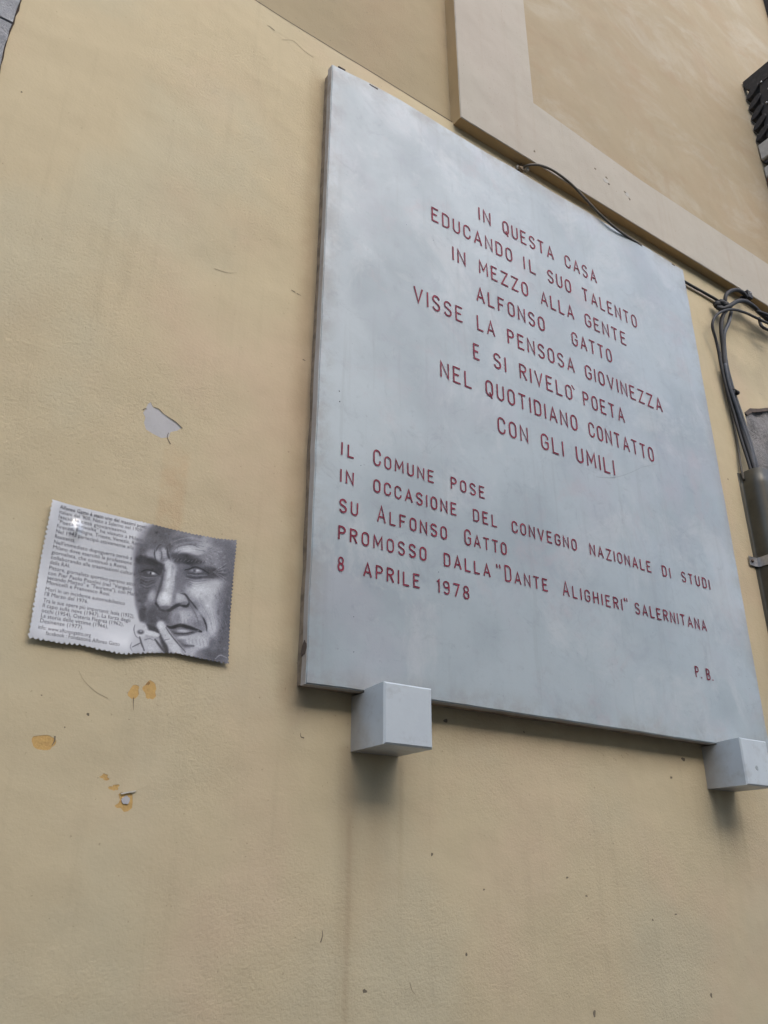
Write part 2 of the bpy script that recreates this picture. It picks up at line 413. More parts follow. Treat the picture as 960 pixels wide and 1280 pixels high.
# upper render, set back a little behind the lower coat
up = [(-3, 3.36), (1.05, 3.36), (1.05, 8), (-3, 8)]
prism(up, .010, .03, M['upper'], 'upper_render', wall)
prism([(1.20, 3.50), (6, 3.38), (6, 8), (1.20, 8)], -.010, .02, M['panel'], 'ochre_panel', wall)
# crack and shade line along the ledge, drawn as a flat dark ribbon
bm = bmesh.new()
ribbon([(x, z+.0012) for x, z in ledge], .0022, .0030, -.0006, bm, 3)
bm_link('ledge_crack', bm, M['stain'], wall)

# raised moulding, an L shape: upright and horizontal arm
TB = .030
band_o = [(1.2895, 8), (1.2890, 3.641), (1.7276, 3.6060), (2.356, 3.594), (4, 3.535), (6, 3.46), (6, 3.25), (4, 3.326), (2.3095, 3.3850), (1.9780, 3.3905), (1.6718, 3.3940), (1.0145, 3.4050), (1.0110, 3.847), (1.009, 8)]
bm = bmesh.new()
f = [bm.verts.new((x, -TB, z)) for x, z in band_o]; lift = lambda x, z: float(np.interp(x, [1.02, 1.67, 1.98, 2.31, 4], [.001, .009, .006, .003, 0])) if z < 3.42 else 0
b = [bm.verts.new((x, .012, z+lift(x, z))) for x, z in band_o]; n = len(f)
front = bm.faces.new(f)
for i in range(n):
    fc = bm.faces.new((f[i], b[i], b[(i+1) % n], f[(i+1) % n])); fc.material_index = 1
bmesh.ops.recalc_face_normals(bm, faces=bm.faces)
ed = [e for e in bm.edges if len(e.link_faces) == 2 and front in e.link_faces]
bmesh.ops.bevel(bm, geom=ed, offset=.0018, segments=2, affect='EDGES')
bd = bm_link('window_moulding', bm, M['band'], wall); bd.data.materials.append(M['reveal'])
for i, (x, z) in enumerate([(1.5598, 3.5023), (1.5725, 3.4971), (1.5656, 3.5182), (1.6522, 3.5015), (1.6602, 3.4871), (1.2724, 3.4438), (1.6424, 3.5055), (1.5199, 3.5260)]):
    o_ = blob_outline(x, z, *((.010, .008) if i in (0, 3) else (.0036, .0034)), 12, .4, 90+i)
    prism(o_, -TB-.0004, -TB+.002, M['sill' if i in (0, 3) else 'crack'], 'chipped_spot', bd)
for i in (1, 2, 4, 6):
    pass

# stone jamb of coursed blocks, left
for k in range(9):
    z0 = 3.0015-.48*k+.48*2; z1 = z0+.474
    if z0 < .0: z0 = .02
    if z1 < .1: break
    ol = []
    zq = z0
    while zq < z1: ol.append((.0070+rnd.uniform(-.0014, .0010)+.002*math.sin(zq*23), zq)); zq += .02
    ol += [(.0065, z1), (-.42, z1), (-.42, z0)]
    prism(ol, -.004, .05, M['jamb'], 'stone_block', wall)
prism([(-.43, .02), (.0145, .02), (.0145, 3.45), (-.43, 3.45)], .003, .04, M['stain'], 'jamb_joint', wall)
prism([(-4, .02), (-.4225, .02), (-.4225, 3.45), (-4, 3.45)], 0, .04, M['lower'], 'left_render', wall)

# scratches, cracks and lifted paint on the render
bm = bmesh.new()
def scr(pts, w0, w1): ribbon(pts, w0, w1, -.0005, bm)
scr([(0.3766, 2.2891), (0.3756, 2.2798), (0.3823, 2.2692)], .0010, .0020)
scr([(0.3481, 2.3283), (0.3564, 2.3273), (0.3639, 2.3215), (0.3755, 2.3169), (0.3871, 2.3124), (0.3991, 2.3048)], .0006, .0018)
scr([(0.3299, 2.3167), (0.3329, 2.3200), (0.3368, 2.3206)], .0018, .0008)
scr([(0.2750, 1.7908), (0.2755, 1.7846), (0.2729, 1.7781)], .0022, .0008)
scr([(0.3741, 1.8542), (0.3749, 1.8451), (0.3764, 1.8363)], .0016, .0004)
scr([(0.5830, 2.6766), (0.5920, 2.6749)], .0010, .0022)
scr([(0.5956, 2.6736), (0.6046, 2.6728)], .0018, .0006)
scr([(0.6968, 1.5506), (0.6975, 1.5432), (0.6947, 1.5349)], .0010, .0020)
scr([(0.6463, 1.8316), (0.6474, 1.8255), (0.6532, 1.8242)], .0006, .0020)
scr([(0.4838, 3.3715), (0.4918, 3.3711), (0.5021, 3.3671)], .0008, .0024)
scr([(0.8545, 1.4765), (0.8589, 1.4656), (0.8649, 1.4600)], .0010, .0004)
bm_link('hairline_cracks', bm, M['crack'], wall)['kind'] = 'stuff'
bm = bmesh.new()
scr([(0.2923, 1.8821), (0.3032, 1.8678), (0.3206, 1.8555), (0.3384, 1.8487)], .0003, .0007)
scr([(0.5212, 3.3512), (0.5487, 3.3695), (0.5656, 3.3634), (0.5847, 3.3563), (0.6037, 3.3543)], .0008, .0012)
scr([(0.4238, 2.6527), (0.4492, 2.6555), (0.4680, 2.6644)], .0012, .0003)
for q in range(0):
    x, z = rnd.uniform(.25, 2.0), rnd.uniform(1.2, 1.85) if q % 2 else rnd.uniform(2.2, 3.3)
    if .6 < x < 1.9 and z > 1.88: continue
    a = rnd.uniform(-.5, .5); l = rnd.uniform(.006, .022)
    scr([(x, z), (x+l*.5*math.cos(a), z+l*.5*math.sin(a)+rnd.uniform(-.002, .002)), (x+l*math.cos(a), z+l*math.sin(a))], .0005, .0016)
bm_link('faint_scratches', bm, M['faint'], wall)['kind'] = 'stuff'
prism([(0.3723, 1.7237), (0.3797, 1.7258), (0.3939, 1.7287), (0.3919, 1.7265), (0.3833, 1.7244), (0.3736, 1.7223)], -.0022, -.001, M['flap'], 'paint_flap', wall)
prism(blob_outline(0.3811, 1.7154, .0052, .006, 14, .2, 71), -.0008, .004, M['scar'], 'skim_fragment', wall)
prism(blob_outline(0.3921, 1.8772, .0035, .003, 12, .3, 72), .0001, .004, M['ochre_dark'], 'skim_fragment', wall)

# ---------------------------------------------------------------- marble plaque
T = .038
plq = thing('marble_plaque', 'large white marble plaque with dark red incised capitals, resting on two white blocks', 'plaque', (1.247, 0, 1.90))
def chip(pts, step, amp):
    o = []
    for i in range(len(pts)):
        a, b = Vector(pts[i]), Vector(pts[(i+1) % len(pts)]); n = max(1, int((b-a).length/step))
        d = (b-a).normalized(); nn = Vector((-d.y, d.x))
        for q in range(n):
            p = a.lerp(b, q/n)
            if q: p = p+nn*rnd.uniform(-amp, amp)*(1 if rnd.random() > .12 else 2.2)
            o.append((p.x, p.y))
    return o
top = [(1.8565, 3.3090), (1.7772, 3.3129), (1.7036, 3.3153), (1.6418, 3.3152), (1.5326, 3.3158), (1.4277, 3.3190), (1.3051, 3.3180), (1.1940, 3.3215), (1.0844, 3.3197), (0.9896, 3.3225), (0.8198, 3.3278), (0.7289, 3.3238), (0.6329, 3.3132)]
ol = chip([(0.6313, 1.9007), (0.8813, 1.9042), (1.2271, 1.9031), (1.8567, 1.9010)] + top, .035, .0005)
bm = bmesh.new()
f = [bm.verts.new((x, -T, z)) for x, z in ol]; b = [bm.verts.new((x+.001*math.sin(z*7), -.020, z)) for x, z in ol]; n = len(f)
front = bm.faces.new(f); bm.faces.new(b[::-1])
for i in range(n):
    fc = bm.faces.new((f[i], b[i], b[(i+1) % n], f[(i+1) % n])); fc.material_index = 1
bmesh.ops.recalc_face_normals(bm, faces=bm.faces)
ed = [e for e in bm.edges if front in e.link_faces]
bmesh.ops.bevel(bm, geom=ed, offset=.0020, segments=3, affect='EDGES')
slab = bm_link('slab', bm, M['marble'], plq); slab.data.materials.append(M['marble_side'])
cx_, cz_ = 1.247, 2.61
prism(chip([(.6362, 1.9045), (1.857, 1.9045), (1.857, 3.303), (1.25, 3.308), (.6362, 3.308)], .05, .0012), -.0198, .004, M['mortar'], 'mortar_bed', plq)
# small marks on the face
bm = bmesh.new()
for i, (x, z) in enumerate([(0.6764, 2.4572), (0.6779, 2.4350), (0.9089, 2.9395), (0.8351, 2.9461), (0.7269, 2.3150), (0.7176, 2.0252), (0.9004, 2.1439), (0.7189, 1.9648)]):
    s_ = .0013 if i < 2 else .0008
    o_ = blob_outline(x, z, s_, s_*1.3, 8, .3, 120+i); bm.faces.new([bm.verts.new((a, -T-.0004, c)) for a, c in o_])
bm_link('dark_specks', bm, M['speck'], plq)['kind'] = 'stuff'
bm = bmesh.new()
ribbon([(1.4247, 2.4887), (1.4571, 2.5033), (1.4940, 2.5235), (1.5356, 2.5486), (1.5868, 2.5714)], .0020, .0012, -T-.0003, bm)
ribbon([(1.3639, 2.4735), (1.3938, 2.4800), (1.4275, 2.4896)], .0012, .0040, -T-.0003, bm)
bm_link('grey_vein', bm, M['vein'], plq)
for (x, z, a) in [(0.6582, 3.3172, .022), (0.7446, 3.3175, .028), (1.6627, 3.3087, .022), (1.8101, 3.3063, .016)]:
    prism([(x-a*.42, z-.0012), (x+a*.42, z-.0022), (x+a*.42, z+.0022), (x-a*.42, z+.0022)], -T-.0008, -.02, M['stain'], 'metal_pin', plq, .0006, 1)
plate('edge_stain', [(y_-.026, z_+1.960) for y_, z_ in blob_outline(0, 0, .008, .013, 14, .3, 44)], .6312, .004, M['stain'], plq, 0)

# --- incised lettering, drawn as single strokes with a V section
def arc(cx, cy, rx, ry, a0, a1, n=7):
    return [(cx+rx*math.cos(R(a0+(a1-a0)*i/n)), cy+ry*math.sin(R(a0+(a1-a0)*i/n))) for i in range(n+1)]
def oval(w=1, t=1, b0=0):
    ry = .26*(t-b0)
    return arc(.5, t-ry, .5, ry, 0, 180)+arc(.5, b0+ry, .5, ry, 180, 360)+[(1, t-ry)]
G = {   # width as a share of cap height, strokes in a unit box
 'I': (0, [[(0, 0), (0, 1)]]),
 'L': (.38, [[(0, 1), (0, 0), (1, 0)]]),
 'N': (.46, [[(0, 0), (0, 1), (1, 0), (1, 1)]]),
 'E': (.40, [[(1, 1), (0, 1), (0, 0), (1, 0)], [(0, .52), (.8, .52)]]),
 'F': (.40, [[(1, 1), (0, 1), (0, 0)], [(0, .52), (.8, .52)]]),
 'H': (.44, [[(0, 0), (0, 1)], [(1, 0), (1, 1)], [(0, .52), (1, .52)]]),
 'T': (.46, [[(0, 1), (1, 1)], [(.5, 1), (.5, 0)]]),
 'A': (.50, [[(0, 0), (.5, 1), (1, 0)], [(.17, .32), (.83, .32)]]),
 'V': (.50, [[(0, 1), (.5, 0), (1, 1)]]),
 'M': (.58, [[(0, 0), (.04, 1), (.5, .3), (.96, 1), (1, 0)]]),
 'Z': (.48, [[(0, 1), (1, 1), (0, 0), (1, 0)]]),
 'U': (.42, [[(0, 1), (0, .24)]+arc(.5, .24, .5, .24, 180, 360)+[(1, 1)]]),
 'O': (.42, [oval()]),
 'Q': (.42, [oval(), [(.55, .22), (.85, -.14)]]),
 'D': (.42, [[(0, 0), (0, 1), (.45, 1)]+arc(.45, .76, .55, .24, 90, 0)+arc(.45, .24, .55, .24, 0, -90)+[(0, 0)]]),
 'C': (.42, [[(1, .72)]+arc(.5, .76, .5, .24, 0, 180)+arc(.5, .24, .5, .24, 180, 360)+[(1, .3)]]),
 'G': (.44, [[(1, .74)]+arc(.5, .76, .5, .24, 0, 180)+arc(.5, .24, .5, .24, 180, 360)+[(1, .48), (.58, .48)]]),
 'S': (.42, [arc(.5, .77, .48, .23, 15, 180)+[(.04, .68), (.14, .6), (.86, .43), (.98, .34)]+arc(.5, .23, .48, .23, 0, -165)]),
 'P': (.40, [[(0, 0), (0, 1), (.5, 1)]+arc(.5, .75, .5, .25, 90, -90)+[(0, .5)]]),
 'R': (.42, [[(0, 0), (0, 1), (.5, 1)]+arc(.5, .76, .5, .24, 90, -90)+[(0, .52)], [(.45, .52), (1, 0)]]),
 'B': (.40, [[(0, 0), (0, 1), (.45, 1)]+arc(.45, .76, .45, .24, 90, -90)+[(0, .52)], [(.4, .52), (.5, .52)]+arc(.5, .26, .5, .26, 90, -90)+[(0, 0)]]),
 '1': (.12, [[(0, .86), (1, 1), (1, 0)]]),
 '7': (.42, [[(0, 1), (1, 1), (.3, 0)]]),
 '8': (.40, [arc(.5, .76, .44, .24, 270, -90, 14), arc(.5, .26, .5, .26, 90, 450, 14)]),
 '9': (.40, [arc(.5, .74, .5, .26, 0, 360, 14), [(1, .74), (1, .3)]+arc(.5, .24, .5, .24, 0, -150)]),
 '.': (.02, [[(0, 0), (0, .07)]]),
 '"': (.22, [[(0, 1.2), (.12, .92)], [(.88, 1.22), (1, .94)]]),
 '`': (.10, [[(0, 1.14), (1, .9)]]),
}
def stroke(bm, pts, w, y):
    """ribbon with mitred joints, centre line sunk below its lips"""
    P = [Vector(p) for p in pts]; q = [P[0]]
    for p in P[1:]:
        if (p-q[-1]).length > 1e-5: q.append(p)
    P = q; n = len(P); closed = n > 3 and (P[0]-P[-1]).length < 1e-4
    prev = None
    for i, p in enumerate(P):
        if closed and i in (0, n-1): d0, d1 = (P[-1]-P[-2]).normalized(), (P[1]-P[0]).normalized()
        else:
            d1 = (P[i+1]-p).normalized() if i < n-1 else (p-P[i-1]).normalized()
            d0 = (p-P[i-1]).normalized() if i else d1
        m = Vector((-(d0.y+d1.y), d0.x+d1.x))
        m = m.normalized() if m.length > 1e-4 else Vector((-d1.y, d1.x))
        k = 1/max(.42, m.dot(Vector((-d1.y, d1.x)))); h = w*.5*k
        if i == 0 and not closed: p = p-d1*w*.25
        if i == n-1 and not closed: p = p+d0*w*.25
        a = bm.verts.new((p.x+m.x*h, y, p.y+m.y*h)); c = bm.verts.new((p.x, y+.0004, p.y)); b = bm.verts.new((p.x-m.x*h, y, p.y-m.y*h))
        if prev:
            bm.faces.new((prev[0], a, c, prev[1])); bm.faces.new((prev[1], c, b, prev[2]))
        prev = (a, c, b)
WORDS = [(3.074, -0.0135, 1.2331, 0.0372, 0.004, [('IN', 1.0488, 1.0869), ('QUESTA', 1.1251, 1.2966), ('CASA', 1.3367, 1.4528)]),
 (2.9931, -0.0171, 1.2052, 0.0372, 0.004, [('EDUCANDO', 0.9054, 1.1503), ('IL', 1.187, 1.2277), ('SUO', 1.2669, 1.349), ('TALENTO', 1.3888, 1.5954)]),
 (2.9097, -0.0063, 1.2183, 0.0372, 0.004, [('IN', 0.9626, 1.0009), ('MEZZO', 1.0406, 1.1943), ('ALLA', 1.2351, 1.3485), ('GENTE', 1.3877, 1.5399)]),
 (2.8276, 0.0031, 1.2604, 0.0372, 0.004, [('ALFONSO', 1.0281, 1.2407), ('GATTO', 1.3313, 1.4734)]),
 (2.7447, -0.0039, 1.2154, 0.0372, 0.004, [('VISSE', 0.8515, 0.9854), ('LA', 1.0258, 1.0784), ('PENSOSA', 1.116, 1.33), ('GIOVINEZZA', 1.3669, 1.6492)]),
 (2.6609, -0.0075, 1.2527, 0.0372, 0.004, [('E', 1.0108, 1.029), ('SI', 1.0688, 1.1055), ('RIVELO`', 1.1459, 1.3119), ('POETA', 1.3483, 1.4918)]),
 (2.5797, -0.0047, 1.1926, 0.0372, 0.004, [('NEL', 0.9178, 1.0025), ('QUOTIDIANO', 1.0408, 1.3188), ('CONTATTO', 1.356, 1.5847)]),
 (2.4966, 0.0005, 1.2901, 0.0372, 0.004, [('CON', 1.0696, 1.1569), ('GLI', 1.1957, 1.2645), ('UMILI', 1.3044, 1.4306)]),
 (2.3264, 0.006, 0.8488, 0.024, 0.0031, [('IL', 0.6838, 0.7119), ('^COMUNE', 0.7535, 0.8947), ('POSE', 0.9359, 1.0234)]),
 (2.2715, 0.002, 1.1762, 0.024, 0.0031, [('IN', 0.6831, 0.7119), ('OCCASIONE', 0.7542, 0.9487), ('DEL', 0.9896, 1.0522), ('CONVEGNO', 1.0912, 1.2767), ('NAZIONALE', 1.316, 1.5157), ('DI', 1.5541, 1.5831), ('STUDI', 1.6229, 1.7282)]),
 (2.2142, 0.0106, 0.8853, 0.024, 0.0031, [('SU', 0.683, 0.7224), ('^ALFONSO', 0.7627, 0.9228), ('^GATTO', 0.9653, 1.0733)]),
 (2.1608, 0.0025, 1.1539, 0.024, 0.0031, [('PROMOSSO', 0.6825, 0.8729), ('DALLA', 0.9132, 1.0274), ('"', 1.0427, 1.0544), ('^DANTE', 1.0647, 1.1801), ('^ALIGHIERI', 1.2217, 1.4014), ('"', 1.4082, 1.42), ('SALERNITANA', 1.4417, 1.6883)]),
 (2.1033999999999997, 0.0072, 0.8158, 0.024, 0.0031, [('8', 0.6829, 0.696), ('APRILE', 0.7348, 0.857), ('1978', 0.8953, 0.9721)]),
 (2.045, 0.0, 1.6401, 0.0235, 0.0031, [('P.', 1.6204, 1.6426), ('B.', 1.6595, 1.6824)])]
def finish(bm, nm):
    bmesh.ops.recalc_face_normals(bm, faces=bm.faces)
    for f_ in bm.faces:
        if f_.normal.y > 0: f_.normal_flip()
    bm_link(nm, bm, M['red'], plq)
for li, (zb, slope, xm, cap, sw, ws) in enumerate(WORDS):
    for (txt, x0, x1) in ws:
        big = txt.startswith('^'); tx = txt.lstrip('^')
        ks = [(1.3 if (big and i == 0) else 1) for i in range(len(tx))]
        core = [c for c in tx if c != '`']
        if tx == '"': ws_ = [(x0, x1)]
        x0 += sw/2; x1 -= sw/2
        wid = [G[c][0]*cap*(1.08 if k_ > 1 else 1) for c, k_ in zip(tx, ks)]
        wid = [w_ if c != '`' else 0 for w_, c in zip(wid, tx)]
        ng = len(core)-1
        gap = (x1-x0-sum(wid))/ng if ng > 0 else 0
        sc = 1.0
        if ng > 0:
            ideal = cap*.34; tot = sum(wid)+ideal*ng; sc = (x1-x0)/tot; sc = max(.8, min(1.25, sc))
            gap = (x1-x0-sum(wid)*sc)/ng
        elif wid[0] > 0: sc = (x1-x0)/wid[0]
        x = x0
        for c, w_, k_ in zip(tx, wid, ks):
            zl = zb+slope*(x-xm)+rnd.uniform(-.0004, .0004)
            hh = cap*k_*rnd.uniform(.985, 1.015)
            bm = bmesh.new()
            if c == '`':
                for s_ in G[c][1]: stroke(bm, [(x-gap+.004+px_*.007, zl+pz*hh) for px_, pz in s_], sw, -T-.0006)
                finish(bm, 'accent'); continue
            W_ = w_*sc
            if tx in ('P.', 'B.') and c == '.': pass
            for s_ in G[c][1]: stroke(bm, [(x+px_*W_, zl+pz*hh) for px_, pz in s_], sw*rnd.uniform(.92, 1.1), -T-.0012)
            finish(bm, 'quotation_mark' if c == '"' else 'full_stop' if c == '.' else 'numeral' if c.isdigit() else 'letter')
            x += W_+gap

# ---------------------------------------------------------------- the two marble blocks that carry it
def bracket(x0, x1, label, seed):
    z0, z1 = 1.8105, 1.9015; D = .0985
    t = thing('support_block', label, 'bracket', ((x0+x1)/2, 0, z0), 'marble blocks under the plaque')
    # side profile (y,z): the front part rises as a lip before the slab
    prof = [(-D, z0), (-D, z1+.0065), (-T-.0015, z1+.0035), (-T-.0015, z1-.0015), (.004, z1-.0015), (.004, z0)]
    bm = bmesh.new()
    a = [bm.verts.new((x0, y, z)) for y, z in prof]; b = [bm.verts.new((x1, y, z)) for y, z in prof]; n = len(a)
    bm.faces.new(a); bm.faces.new(b[::-1])
    for i in range(n): bm.faces.new((a[i], b[i], b[(i+1) % n], a[(i+1) % n]))
    bmesh.ops.recalc_face_normals(bm, faces=bm.faces)
    ed = [e for e in bm.edges if all(abs(v.co.y+D) < 1e-4 for v in e.verts)]
    bmesh.ops.bevel(bm, geom=ed, offset=.0030, segments=1, affect='EDGES')
    bm_link('block', bm, M['bracket'], t)
    return t
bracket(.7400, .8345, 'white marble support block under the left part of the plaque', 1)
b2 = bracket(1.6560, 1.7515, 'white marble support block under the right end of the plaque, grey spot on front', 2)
prism(blob_outline(1.6987, 1.8475, .0045, .0045, 12, .3, 5), -.0992, -.09, M['vein'], 'grey_spot', b2)

# ---------------------------------------------------------------- printed notice
note = thing('printed_notice', 'crinkle edged glossy notice with printed text beside a black and white portrait', 'notice', (.365, 0, 2.02))
X0, X1, Z0, Z1 = .2176, .5100, 1.9165, 2.1240
def sheet_y(x, z):
    u, w = (x-X0)/(X1-X0), (z-Z0)/(Z1-Z0)
    y = -.0022
    y -= .0030*math.exp(-((w)/.10)**2)*(.45+.55*math.sin(u*9.5+.6)**2)
    y -= .0022*math.exp(-((1-w)/.10)**2)*(.5+.5*math.sin(u*6+2))
    y -= .0040*math.exp(-((u)/.05)**2)*(.5+.5*math.sin(w*9))
    y -= .0015*math.sin(u*5.2+w*3)**2+.0008*math.sin(w*8+1.3)
    y -= .0052*math.exp(-((x-0.2559)/.0080)**2-((z-2.0842)/.0125)**2)
    return y-.001
def edge_x0(z): return 0
def zbot(x): return float(np.interp(x, [0.2182, 0.2620, 0.2892, 0.3178, 0.3491, 0.3873, 0.4261, 0.4683, 0.5118], [1.9160, 1.9150, 1.9170, 1.9139, 1.9128, 1.9209, 1.9262, 1.9238, 1.9221]))
def ztop(x): return float(np.interp(x, [0.2166, 0.2702, 0.3311, 0.3755, 0.4351, 0.4761, 0.5089], [2.1219, 2.1215, 2.1210, 2.1212, 2.1204, 2.1217, 2.1265]))
def xl(w): return float(np.interp(w, [0, .25, .6, 1], [0.2182, 0.2176, 0.2165, 0.2166]))
def xr(w): return float(np.interp(w, [0, .3, .7, 1], [0.5118, 0.5108, 0.5090, 0.5089]))
NX, NZ = 300, 214
HMG = [25309.16613, 3409.63071, -15298.70661, 5969.60838, -23304.17216, 47765.1917, 2.05565, 1.67632, 1.0]
exec_marker = None
# --- portrait print: grey values laid out in the print's own artwork units (0..960 by 0..1200)
def portrait_print(px, py):
    v = np.full(px.shape, 172.0)
    rs = np.random.RandomState(4)
    def sm(t):
        t = np.clip(t, 0, 1); return t*t*(3-2*t)
    def blob(cx, cy, rx, ry, val, ang=0.0, a=1.0, soft=1.0):
        nonlocal v
        c, s = math.cos(math.radians(ang)), math.sin(math.radians(ang))
        dx, dy = px-cx, py-cy
        r = np.sqrt(((dx*c+dy*s)/rx)**2 + ((-dx*s+dy*c)/ry)**2)
        m = a*(1-sm((r-(1-soft*.6))/(soft*1.0)))
        v = v*(1-m)+val*m
    def line(pts, w, val, a=1.0, soft=.6):
        nonlocal v
        d = np.full(px.shape, 1e9)
        if len(pts) > 2: pts = smooth(pts, 5)
        n = len(pts)-1
        for i in range(n):
            (x0, y0), (x1, y1) = pts[i][:2], pts[i+1][:2]
            L = (x1-x0)**2+(y1-y0)**2
            t = np.clip(((px-x0)*(x1-x0)+(py-y0)*(y1-y0))/L, 0, 1)
            ww = 1.0
            if n > 1: ww = .55+.45*math.sin(math.pi*(i+.5)/n)
            d = np.minimum(d, np.hypot(px-x0-t*(x1-x0), py-y0-t*(y1-y0))/(w*.5*ww))
        m = a*(1-sm((d-(1-soft))/(2*soft)))
        v = v*(1-m)+val*m
    # face field with a feathered left border
    ys = [60, 110, 180, 250, 350, 450, 560, 700, 800, 860, 930, 1200]
    xs = [270, 235, 190, 150, 105, 92, 95, 108, 135, 160, 180, 200]
    xb = np.interp(py, ys, xs)
    m = sm((px-xb+14)/34)
    v = v*(1-m)+116*m
    blob(300, 200, 150, 110, 96); blob(330, 160, 130, 70, 92)
    blob(150, 330, 60, 130, 98, 0, .8); blob(500, 180, 130, 50, 118)
    blob(700, 260, 140, 90, 138); blob(630, 250, 60, 50, 158, 0, .8); blob(760, 240, 110, 45, 112, 10, .8)
    blob(700, 400, 130, 110, 128); blob(800, 430, 60, 200, 108, 0, .9)
    blob(430, 215, 70, 35, 106); blob(560, 215, 70, 20, 140, 20, .7)
    # forehead lights and furrows
    blob(525, 285, 105, 38, 162, 3); blob(440, 300, 50, 22, 150); blob(570, 310, 45, 20, 158)
    blob(230, 320, 45, 32, 146, 0, .8); blob(275, 335, 26, 46, 150); blob(322, 315, 22, 44, 148, -15)
    line([(252, 290), (250, 330), (262, 372)], 10, 84); line([(300, 300), (306, 330), (300, 365)], 9, 98)
    line([(345, 275), (350, 320), (362, 355), (375, 378)], 14, 74)
    line([(380, 330), (400, 290), (440, 262), (520, 252), (580, 272)], 7, 110, .8)
    line([(425, 225), (500, 235), (600, 280)], 6, 112, .6); line([(420, 190), (432, 240), (420, 300)], 6, 98, .6)
    # brows
    blob(205, 378, 85, 34, 66, 12); blob(270, 405, 60, 22, 62, 10); blob(150, 370, 40, 34, 78)
    blob(470, 345, 105, 34, 76, 8); blob(520, 378, 95, 26, 66, 4); blob(420, 360, 40, 35, 82)
    for k in range(26):
        x = 390+k*9; line([(x, 372+k*.6), (x+16, 340+k*1.2+rs.rand()*14)], 4, 60 if k % 3 else 130, .55)
    for k in range(40):
        x = 600+rs.rand()*190; y = 270+rs.rand()*190
        line([(x, y), (x+22*rs.rand(), y+16*rs.rand()-4)], 6, 95 if k % 2 else 165, .45)
    # left eye
    blob(205, 455, 85, 60, 84); blob(290, 440, 45, 45, 78); blob(190, 520, 70, 30, 92)
    line([(150, 455), (195, 440), (245, 452), (285, 476)], 11, 56)
    blob(232, 466, 34, 12, 150, 12); blob(222, 466, 9, 10, 62); blob(240, 466, 12, 5, 186, 10)
    line([(155, 488), (200, 500), (265, 497)], 7, 120); line([(150, 515), (200, 540), (255, 528)], 9, 74)
    # right eye
    blob(600, 455, 130, 55, 92, 8); blob(560, 480, 80, 40, 100); blob(690, 460, 70, 36, 84, 18)
    line([(480, 440), (515, 432), (560, 418), (610, 436), (660, 466)], 12, 62)
    blob(565, 446, 46, 14, 146, 3); blob(552, 445, 12, 13, 96); blob(575, 443, 14, 6, 172)
    line([(500, 462), (560, 470), (620, 462)], 5, 70, .8)
    line([(490, 485), (560, 500), (640, 492), (700, 500)], 10, 82); line([(500, 473), (570, 482), (650, 478)], 5, 136, .8)
    line([(700, 470), (760, 478), (800, 470)], 8, 88, .7)
    # cheek on the right
    blob(620, 600, 135, 82, 164); blob(700, 560, 90, 50, 162, -10); blob(680, 700, 95, 110, 164)
    blob(690, 850, 55, 110, 162); blob(560, 560, 70, 40, 160); blob(510, 545, 22, 40, 118, -30, .7)
    blob(770, 700, 60, 170, 120, 6); blob(700, 690, 22, 60, 138, 10, .5); blob(820, 760, 60, 300, 98, 4)
    blob(780, 1000, 80, 150, 100)
    for k in range(50):
        x = 700+rs.rand()*130; y = 560+rs.rand()*430
        line([(x, y), (x+8, y+26)], 7, 80 if k % 2 else 140, .3)
    # nose
    blob(375, 460, 42, 90, 168, 4); blob(352, 400, 34, 40, 164); blob(360, 560, 46, 95, 168, 8)
    blob(330, 660, 62, 60, 174); blob(428, 560, 24, 110, 118, 0, .9); blob(385, 440, 12, 60, 146, 6, .6)
    blob(455, 660, 60, 55, 146, -20); blob(440, 640, 36, 34, 160); blob(400, 640, 14, 55, 128, 8, .8)
    line([(322, 400), (312, 470), (300, 540), (278, 610), (262, 665), (272, 705)], 18, 92)
    line([(262, 690), (300, 738), (350, 748), (395, 720), (440, 700), (490, 712), (512, 690)], 26, 66)
    blob(330, 722, 44, 16, 108); blob(470, 688, 30, 14, 118, -10)
    line([(450, 615), (480, 622), (505, 655), (515, 690)], 16, 88); blob(445, 600, 30, 16, 124)
    # left cheek
    blob(190, 620, 70, 90, 100); blob(232, 640, 30, 58, 150, 12); blob(205, 720, 34, 60, 124, 10)
    blob(240, 790, 60, 90, 92); blob(165, 770, 30, 70, 84)
    # lip, mouth, chin
    blob(320, 790, 60, 55, 96); blob(470, 790, 95, 60, 156); blob(560, 820, 60, 60, 138)
    blob(420, 800, 30, 46, 126); blob(580, 845, 50, 28, 116)
    line([(480, 620), (530, 680), (580, 745), (620, 805), (640, 860), (645, 905), (685, 970)], 13, 72)
    blob(600, 760, 30, 46, 150, -50, .8)
    blob(600, 980, 105, 85, 160); blob(530, 960, 60, 45, 156); blob(640, 930, 40, 30, 148)
    line([(345, 862), (380, 872), (440, 856), (500, 868), (555, 886), (600, 902)], 26, 58)
    line([(380, 900), (440, 925), (520, 915), (580, 895)], 20, 100)
    blob(462, 897, 46, 11, 158, 3); line([(400, 915), (470, 918), (540, 905)], 7, 60)
    blob(470, 948, 60, 14, 160); line([(430, 975), (470, 1010), (540, 1012)], 24, 84)
    blob(520, 1060, 80, 44, 148); blob(610, 1065, 70, 36, 112, -20); blob(700, 1070, 90, 60, 92)
    blob(690, 1000, 40, 60, 108); line([(700, 1110), (740, 1080), (790, 1100)], 8, 140, .8)
    # hand with a cigarette
    blob(140, 1000, 80, 90, 156); blob(230, 1010, 95, 90, 160); blob(380, 1040, 80, 90, 150)
    line([(300, 900), (320, 980), (340, 1060)], 44, 70); line([(205, 860), (255, 890), (290, 900)], 44, 74)
    line([(295, 850), (330, 910), (380, 990), (430, 1075)], 74, 164, 1, .35)
    blob(300, 852, 34, 34, 172); line([(335, 870), (375, 930), (430, 1000), (480, 1060)], 9, 84)
    line([(330, 965), (360, 958)], 6, 110, .7)
